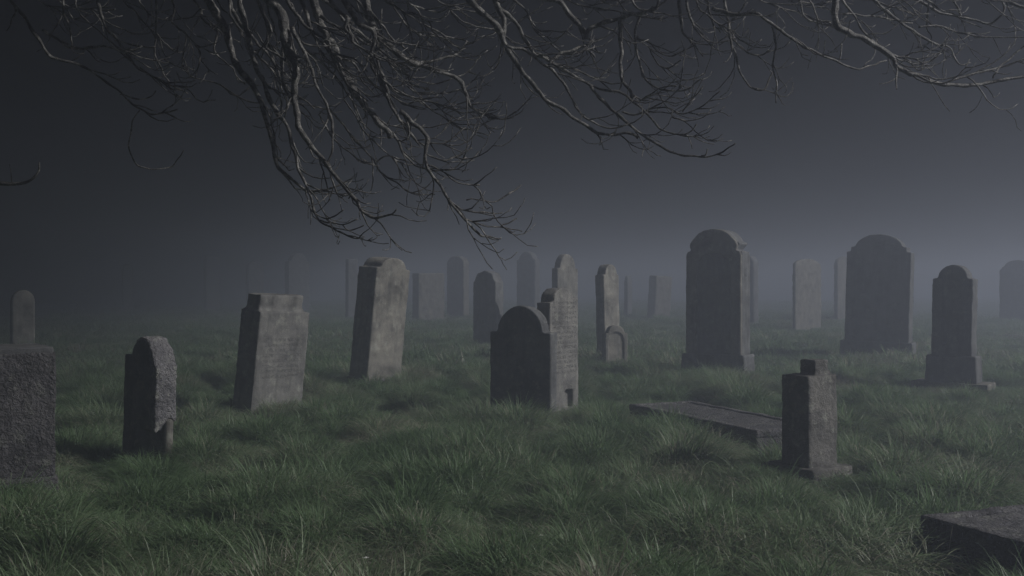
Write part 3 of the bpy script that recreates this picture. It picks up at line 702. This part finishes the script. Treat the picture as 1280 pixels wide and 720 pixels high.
# traced courses of the branches in view: (depth, px thickness start, end, number of side twigs, points)
BR=[
 (4.6,5,1.8,6,[(15,0),(28,20),(45,47),(65,70),(100,80),(125,98),(150,118),(175,138),(195,143),(222,138)]),
 (4.6,3,1.3,5,[(53,38),(75,52),(95,60),(130,60),(155,70),(175,88),(200,100),(222,109),(240,109)]),
 (4.6,1.8,1.1,0,[(175,138),(165,155),(164,185),(170,205),(190,212),(215,208),(231,185)]),
 (4.8,4,2,2,[(79,0),(82,20),(90,45),(92,60)]),
 (4.9,4.5,1.6,7,[(122,0),(130,30),(145,50),(160,70),(175,85),(200,100),(235,118)]),
 (5.0,3.2,1.6,2,[(195,0),(195,50),(198,75),(212,103)]),
 (5.0,2.5,1.5,1,[(195,58),(170,58),(145,50)]),
 (4.8,2.4,1.2,3,[(95,0),(100,15),(120,38),(150,60),(190,75),(215,70)]),
 (4.6,1.8,1.1,0,[(150,118),(175,124),(188,121),(196,114)]),
 (5.1,2.6,1.4,3,[(175,0),(190,20),(215,25),(240,20),(252,10)]),
 (5.2,2,1.5,4,[(232,40),(230,66),(230,85),(245,98),(275,105),(290,118),(312,128),(330,127)]),
 (4.9,12,2,9,[(258,-4),(272,20),(283,40),(290,65),(300,85),(315,105),(325,125),(332,148),(342,187),(350,210),(366,227),(384,241),(405,238),(415,233)]),
 (4.7,8,1.5,8,[(300,-4),(312,50),(320,85),(330,102),(342,133),(359,157),(363,179),(370,196),(380,227),(390,247),(398,272),(412,283),(438,297),(455,298)]),
 (4.7,2,1.1,1,[(390,262),(405,272),(420,270),(432,262)]),
 (4.7,2,1.1,1,[(400,275),(430,281),(447,274)]),
 (4.7,1.8,1,0,[(415,285),(440,288),(455,281)]),
 (4.5,14,1.6,10,[(334,-5),(354,20),(357,44),(359,67),(369,82),(370,105),(369,124),(373,157),(387,182),(407,204),(424,224),(443,244),(452,261),(469,272),(486,268),(494,261)]),
 (4.5,5,2.2,6,[(365,35),(378,60),(388,85),(398,110),(410,135),(415,160),(415,185),(411,204)]),
 (4.5,3,1.3,3,[(407,204),(424,222),(436,232),(441,240),(437,246)]),
 (5.0,5,2,6,[(357,44),(352,80),(354,105),(363,125),(372,140)]),
 (5.1,12,6,8,[(390,-4),(398,18),(409,42),(424,82),(440,107),(451,124),(466,145),(480,160),(488,172)]),
 (5.1,3.6,1.4,4,[(488,165),(497,175),(502,190),(515,203),(528,210),(545,212)]),
 (4.8,8,3,8,[(428,-4),(449,29),(468,41),(464,76),(475,102),(495,142),(512,165),(525,182)]),
 (4.8,4,2.5,5,[(466,60),(474,85),(484,112),(500,150),(518,173),(531,182)]),
 (4.6,6.5,1.6,6,[(500,140),(519,157),(534,173),(531,187),(532,207),(545,224),(561,247),(578,272),(595,289),(606,296),(625,297)]),
 (4.6,2.4,1.2,3,[(561,247),(581,263),(609,266),(628,266)]),
 (4.6,2.4,1.2,3,[(578,272),(598,280),(623,284),(653,289)]),
 (4.6,1.6,1,0,[(626,283),(636,279),(647,273)]),
 (4.6,2,1.2,1,[(583,250),(592,249),(618,253),(637,244),(653,232)]),
 (4.6,2.2,1.2,2,[(539,179),(561,178),(581,159)]),
 (4.6,2.4,1.2,3,[(533,193),(553,200),(570,196),(591,186)]),
 (4.6,2,1.1,2,[(540,213),(567,210),(583,196)]),
 (4.6,2.6,1.3,3,[(535,207),(553,213),(573,227),(599,230)]),
 (5.2,3,1.1,5,[(405,125),(418,145),(446,176),(466,196),(474,216),(497,231),(514,241),(542,244)]),
 (5.3,2.5,1.1,5,[(400,140),(418,173),(441,193),(466,206),(486,196),(514,204)]),
 (5.3,2.2,1,5,[(430,125),(455,160),(480,190),(505,205),(528,208)]),
 (5.0,10,2.2,7,[(456,-4),(470,42),(487,56),(510,75),(530,80),(555,91),(575,100),(580,112),(590,132),(600,141),(620,147),(641,147)]),
 (5.0,2.4,1.5,1,[(600,141),(615,148),(632,146),(645,139)]),
 (5.0,5,1.6,2,[(520,77),(545,75),(563,71),(576,64),(582,51)]),
 (5.2,3,1.3,5,[(485,-3),(502,25),(520,42),(540,45),(560,47)]),
 (5.2,3,1.2,3,[(480,0),(515,22),(542,37),(560,47),(578,52),(592,54),(597,38)]),
 (5.1,3,1.4,7,[(478,105),(500,116),(520,122),(547,130),(575,136),(592,136)]),
 (5.1,2,1,5,[(515,120),(535,132),(560,150),(580,159),(610,170)]),
 (5.1,2,1,5,[(500,100),(520,115),(550,118),(575,112),(600,90)]),
 (5.2,2,1,5,[(480,70),(505,90),(530,105),(560,100),(585,90),(600,70)]),
 (4.8,9,3,6,[(583,-4),(602,17),(620,32),(630,50),(635,62),(650,85),(667,107),(685,127),(710,142),(740,163),(754,168),(789,166),(797,171)]),
 (4.8,7,6,2,[(618,-4),(625,15),(630,30),(630,50)]),
 (4.8,5.5,1.5,6,[(625,12),(647,32),(660,52),(670,67),(690,77),(722,97),(748,109),(772,114),(795,128),(812,146),(830,163),(859,167),(869,156)]),
 (4.7,4.5,1.5,5,[(633,57),(660,65),(672,75),(695,92),(710,115),(720,135),(742,155),(760,161),(775,160),(783,155)]),
 (4.8,4.2,1.6,3,[(738,107),(760,134),(783,152),(801,165),(812,176),(842,191),(877,195),(900,191),(920,179)]),
 (4.8,1.8,1.2,0,[(877,194),(882,192),(884,186)]),
 (4.8,2.6,1.4,3,[(690,77),(715,86),(745,98),(775,102),(781,92)]),
 (5.0,3,1.3,4,[(640,-3),(660,18),(672,40),(690,58),(702,68)]),
 (5.0,3,1.4,3,[(648,30),(660,22),(676,38),(688,40)]),
 (4.9,7,6,3,[(676,-3),(699,3),(713,17),(726,32),(733,42),(731,50)]),
 (4.9,7,3,5,[(732,43),(748,31),(772,23),(792,16),(810,13),(821,11),(827,-3)]),
 (4.9,3,2.4,1,[(789,-3),(795,7),(808,13)]),
 (4.9,6,4,4,[(775,24),(775,58),(777,93),(788,111),(789,124)]),
 (4.9,2.5,1.2,4,[(789,122),(800,126),(812,120),(826,112),(845,108)]),
 (4.8,7,2,4,[(686,78),(696,70),(712,64),(728,58),(740,66),(743,72)]),
 (5.2,3.8,1.5,6,[(801,18),(795,35),(794,55),(798,82),(810,101),(830,112),(847,115),(862,111),(877,98)]),
 (5.2,2.4,1.2,3,[(796,46),(810,52),(824,67),(842,70),(856,64)]),
 (5.2,2,1.1,3,[(812,60),(821,79),(836,85),(853,76)]),
 (5.0,3,1.1,5,[(778,140),(792,143),(810,137),(833,136),(853,141),(877,133),(900,114)]),
 (5.0,2,1,2,[(810,137),(825,130),(840,121),(852,108)]),
 (5.0,1.8,1,1,[(853,140),(865,125),(878,108)]),
 (5.0,1.8,1,1,[(840,146),(858,149),(877,146),(889,135)]),
 (5.3,4,2,5,[(849,-3),(852,38),(868,58),(878,71)]),
 (5.3,3.4,1.4,5,[(857,-3),(862,23),(877,44),(888,52),(912,50)]),
 (5.1,4,1.6,4,[(882,-3),(888,26),(901,41)]),
 (5.1,4,1.5,5,[(904,-3),(912,32),(917,55),(923,79),(934,105),(953,113),(964,92)]),
 (5.1,2.2,1.1,2,[(915,46),(936,64),(953,68),(961,63)]),
 (4.8,5.5,1.5,2,[(890,10),(920,17),(947,19),(968,33),(992,49),(1013,64),(1042,76),(1066,85),(1081,85),(1108,74)]),
 (4.8,3.2,1.3,1,[(965,33),(971,56),(966,79),(971,101),(973,130)]),
 (4.8,2,1.2,0,[(1047,77),(1052,68),(1053,55)]),
 (4.7,9,3.4,7,[(1045,-4),(1045,27),(1063,42),(1090,53),(1114,71),(1123,86),(1152,98),(1182,106),(1212,105),(1235,104),(1280,96),(1315,86)]),
 (4.7,3.2,1.8,2,[(1182,105),(1212,92),(1250,86),(1280,74),(1310,66)]),
 (4.7,2.4,1.5,1,[(1241,98),(1256,79),(1280,56),(1300,40)]),
 (5.0,4.2,1.5,5,[(1088,-3),(1105,12),(1123,28),(1155,47),(1173,58),(1188,64),(1197,82),(1212,78)]),
 (5.0,3.5,2,5,[(1051,-3),(1066,18),(1075,36),(1090,50),(1114,68),(1130,72)]),
 (5.2,4.2,2,4,[(1137,-3),(1167,13),(1203,22),(1238,28),(1256,12),(1248,-4)]),
 (5.2,3.4,3,1,[(1190,-3),(1196,10),(1203,22)]),
 (5.0,3,1.6,4,[(1054,18),(1093,22),(1120,28),(1140,30)]),
 (5.1,2.8,1.5,3,[(1161,-3),(1158,33),(1162,48),(1146,68)]),
 (5.0,3,2,4,[(1149,34),(1176,33),(1197,42),(1241,46),(1290,47)]),
 (5.0,4.5,4,2,[(1250,-3),(1262,3),(1285,14)]),
 (5.2,2.6,1.3,3,[(998,-2),(1007,24),(1025,30),(1045,31)]),
 (5.2,2.6,1.5,2,[(1010,-2),(1020,18),(1024,38)]),
 (4.8,2.4,1.2,3,[(1114,68),(1135,72),(1150,75),(1167,68)]),
 (4.8,2.4,1.2,3,[(1120,73),(1140,81),(1158,79),(1179,67)]),
 (4.8,2,1.1,1,[(1135,76),(1146,89),(1161,82)]),
]
# dense tangle behind the traced ones at the upper left
for (x,y,dx,dy,n,w) in ((215,-5,.35,1,8,3.5),(240,-5,.5,1,8,4),(285,-5,.3,1,9,6),(320,-5,.35,1,9,6),(350,-5,.5,1,9,5),(375,-5,.3,1,10,6),(400,-5,.55,.9,9,5),(415,-5,.45,1,10,6),(440,-5,.6,.9,8,4),(470,-5,.9,.8,8,3),(505,-5,1,.6,7,2.6),(150,-5,.7,.8,6,3),(270,-5,.6,1,7,3),(335,-5,.15,1,8,4),(540,-5,1,.5,6,2.4),(700,-5,1,.6,5,2.4),(740,-5,1,.5,5,2.2),(860,-5,.8,.8,5,2.4),(930,-5,1,.5,5,2.4),(975,-5,1,.4,5,2.6),(1070,-5,1,.7,5,2.6),(1110,-5,1,.6,5,2.6),(1215,-5,1,.3,5,2.4),(40,-5,.8,.7,4,2.4),(65,-5,1,.6,4,2.2),(310,60,.5,1,6,3.6),(380,60,.55,1,7,3.6),(420,60,.6,1,7,3.6),(400,20,.7,1,7,4)):
    pts=[(x,y)]; 
    for i in range(n):
        pts.append((pts[-1][0]+dx*20+rnd.gauss(0,6),pts[-1][1]+dy*14*(1-.35*i/n)+rnd.gauss(0,4)))
    BR.append((rnd.uniform(4.7,5.6),w,1.2,9,pts))
for (Yd,w0,w1,nt,pts) in BR:
    Yd*=TS
    tb=Tubes(); m=len(pts); ph=rnd.uniform(0,6)
    dist=sum(math.dist(pts[i],pts[i+1]) for i in range(m-1))
    w1=max(w1,1.7)
    P=[px3(p,Yd+.10*math.sin(p[0]*.012+Yd*3)) for p in pts]
    roots_up = pts[0][1]<=0
    Q=catmull(P,7)
    Q=[Q[0]]+[wob(wob(q,.009,8),.006,26) for q in Q[1:]]; n=len(Q)
    k0=Yd/FPX
    rad=[(w0+(w1-w0)*(i/(n-1))**.8)*.5*k0*(1+.30*noise.noise(Q[i]*38)+.22*max(0,noise.noise(Q[i]*13+Vector((3,0,0))))*2) for i in range(n)]
    if roots_up:
        li=LIMB[1] if Yd>4.95*TS else LIMB[0]
        tx=P[0].x-.45 if P[0].x>-1.8 else P[0].x-.1
        tx=min(tx,li[-1].x)
        lp=min(li,key=lambda q:abs(q.x-tx)+ (0 if q.z>2.05 else 5))
        d0=(P[1]-P[0]).normalized()
        mid=P[0]-d0*.16; mid2=(lp+mid)/2+Vector((0,0,.02))
        lead=catmull([lp.copy(),mid2,mid,P[0]],5)[:-1]
        r0=rad[0]; Q=lead+Q; rad=[r0*(1.5-.5*i/len(lead)) for i in range(len(lead))]+rad
    tb.add(Q,rad,9 if w0>6 else (7 if w0>3.5 else 5))
    L0=len(Q)-n
    # knots and stubs on the thicker ones
    cnt=int(nt*.75+dist/75) if nt else 0
    for k in range(cnt):
        i=L0+int((rnd.random()**.8)*(n-2)); 
        d=(Q[i+1]-Q[i]).normalized()
        side=Vector((d.z,0,-d.x))*rnd.choice((-1,1))
        dd=d*rnd.uniform(.7,1.2)+side*rnd.uniform(.3,.8)+Vector((.4,rnd.gauss(0,.3),.1))
        L=rnd.uniform(.06,.26)*(1 if i<L0+n*.7 else .6)
        twig(tb,Q[i],dd,L,max(.0026,min(rad[i]*.6,.0045)*rnd.uniform(.6,1)),1.7,1 if L>.12 else 0,rnd.gauss(0,.03))
    part_tube('branch',tb)
# a low branch reaching in from the left
tb=Tubes(); end=LIMB[2][-1]
P=[end.copy(),end+Vector((.05,0,-.15))]+[px3(p,4.16) for p in ((-30,226),(0,229),(15,230),(35,227),(48,215),(49,203))]
Q=catmull(P,5); tb.add(Q,[.012*(1-.82*min(1,i/len(Q)*1.1))+.0015 for i in range(len(Q))],6)
tb.add(catmull([px3(p,4.16) for p in((15,230),(14,218),(12,205))],4),[.003*(1-.07*i) for i in range(9)],4)
part_tube('branch',tb)

# ------------------------------------------------------------------ mist, sky, moonlight
def haze(density,aniso,col):
    m=bpy.data.materials.new('mist'); m.use_nodes=True; nt=m.node_tree; nt.nodes.clear()
    out=N(nt,'ShaderNodeOutputMaterial'); pv=N(nt,'ShaderNodeVolumePrincipled'); nt.links.new(pv.outputs[0],out.inputs['Volume'])
    pv.inputs['Color'].default_value=(*col,1); pv.inputs['Density'].default_value=density; pv.inputs['Anisotropy'].default_value=aniso
    b=MB(); b.box(-235,235,-65,330,-1.6,3.15)
    o=link_mesh('haze',b.v,b.f,m); tag(o,'even night mist lying over the whole graveyard','mist',kind='stuff')
    bm=bmesh.new(); bm.from_mesh(o.data); bmesh.ops.recalc_face_normals(bm,faces=bm.faces); bm.to_mesh(o.data); bm.free()
haze(.034,.5,(.62,.675,.83))

el,be=R(SUN_EL),R(SUN_BETA)
L=Vector((math.cos(el)*math.cos(be),-math.cos(el)*math.sin(be),math.sin(el)))      # towards the moon
sd=bpy.data.lights.new('moonlight','SUN'); sd.energy=3.2; sd.angle=R(.6); sd.color=(1.0,.975,.95)
so=bpy.data.objects.new('moonlight',sd); COL.objects.link(so); so.rotation_euler=L.to_track_quat('Z','Y').to_euler(); so.location=L*40
def cloud():  # unseen wedge-shaped volume, added to dim the moonlight over the left side
    Hc=85.0; off=L*(Hc/L.z)
    nxx,nyy=46,46; top=[];bot=[]
    for j in range(nyy):
        gy=-45+j/(nyy-1)*330; xe=-1.3-.165*max(gy,0)
        for i in range(nxx):
            u=i/(nxx-1); d=120*u**1.7; gx=xe-d
            lump=1+.25*noise.noise(Vector((gx*.06,gy*.06,2)))
            edge=min(1,j/5,(nyy-1-j)/8,(1-u)*5)
            th=min(26,.16*d+.022*d*d)*lump*max(0,edge)+.02
            bz=1.5*noise.noise(Vector((gx*.04,gy*.04,5)))*min(1,d/8)
            bot.append((gx+off.x,gy+off.y,Hc+bz-th*.35)); top.append((gx+off.x,gy+off.y,Hc+bz+th*.65))
    n=nxx*nyy; f=[]
    for j in range(nyy-1):
        for i in range(nxx-1):
            a=j*nxx+i; q=(a,a+1,a+nxx+1,a+nxx); f.append(q); f.append(tuple(n+k for k in reversed(q)))
    rim=[i for i in range(nxx)]+[j*nxx+nxx-1 for j in range(1,nyy)]+[(nyy-1)*nxx+i for i in range(nxx-2,-1,-1)]+[j*nxx for j in range(nyy-2,0,-1)]
    for a,b in zip(rim,rim[1:]+rim[:1]): f.append((a,b,n+b,n+a))
    m=bpy.data.materials.new('shade_blocker_volume'); m.use_nodes=True; t=m.node_tree; t.nodes.clear()
    out=N(t,'ShaderNodeOutputMaterial'); pv=N(t,'ShaderNodeVolumePrincipled'); t.links.new(pv.outputs[0],out.inputs['Volume'])
    pv.inputs['Color'].default_value=(.7,.7,.7,1); pv.inputs['Density'].default_value=.46
    o=link_mesh('cloud',bot+top,f,m); bm=bmesh.new(); bm.from_mesh(o.data); bmesh.ops.recalc_face_normals(bm,faces=bm.faces); bm.to_mesh(o.data); bm.free()
    tag(o,kind='structure')
cloud()
w=bpy.data.worlds.new('World'); sc.world=w; w.use_nodes=True; nt=w.node_tree; nt.nodes.clear()
sky=N(nt,'ShaderNodeTexSky'); sky.sky_type='NISHITA'; sky.sun_disc=False; sky.sun_elevation=el
sky.sun_rotation=math.atan2(L.x,L.y); sky.dust_density=3; sky.air_density=1.0; sky.ozone_density=1.5
hs=N(nt,'ShaderNodeHueSaturation'); hs.inputs['Saturation'].default_value=.45
bg=N(nt,'ShaderNodeBackground'); bg.inputs[1].default_value=.0004; wo=N(nt,'ShaderNodeOutputWorld')
nt.links.new(sky.outputs[0],hs.inputs['Color']); nt.links.new(hs.outputs[0],bg.inputs[0]); nt.links.new(bg.outputs[0],wo.inputs[0])

cd=bpy.data.cameras.new('camera'); cam=bpy.data.objects.new('camera',cd); COL.objects.link(cam); sc.camera=cam
cd.sensor_width=36; cd.lens=FPX/1280*36; cd.clip_start=.05; cd.clip_end=2000
cam.location=(0,0,CAM_H); cam.rotation_euler=(R(90)+math.atan((HOR-360)/FPX)*1.0,0,0)
cd.shift_y=0
vs=sc.view_settings; vs.view_transform='Standard'; vs.look='None'; vs.exposure=0; vs.gamma=1; vs.use_curve_mapping=False
cy=sc.cycles; cy.use_denoising=True; cy.denoising_prefilter='NONE'; cy.use_adaptive_sampling=False; cy.max_bounces=5; cy.volume_bounces=1; cy.diffuse_bounces=2; cy.transmission_bounces=2; cy.glossy_bounces=2
cy.sample_clamp_indirect=3
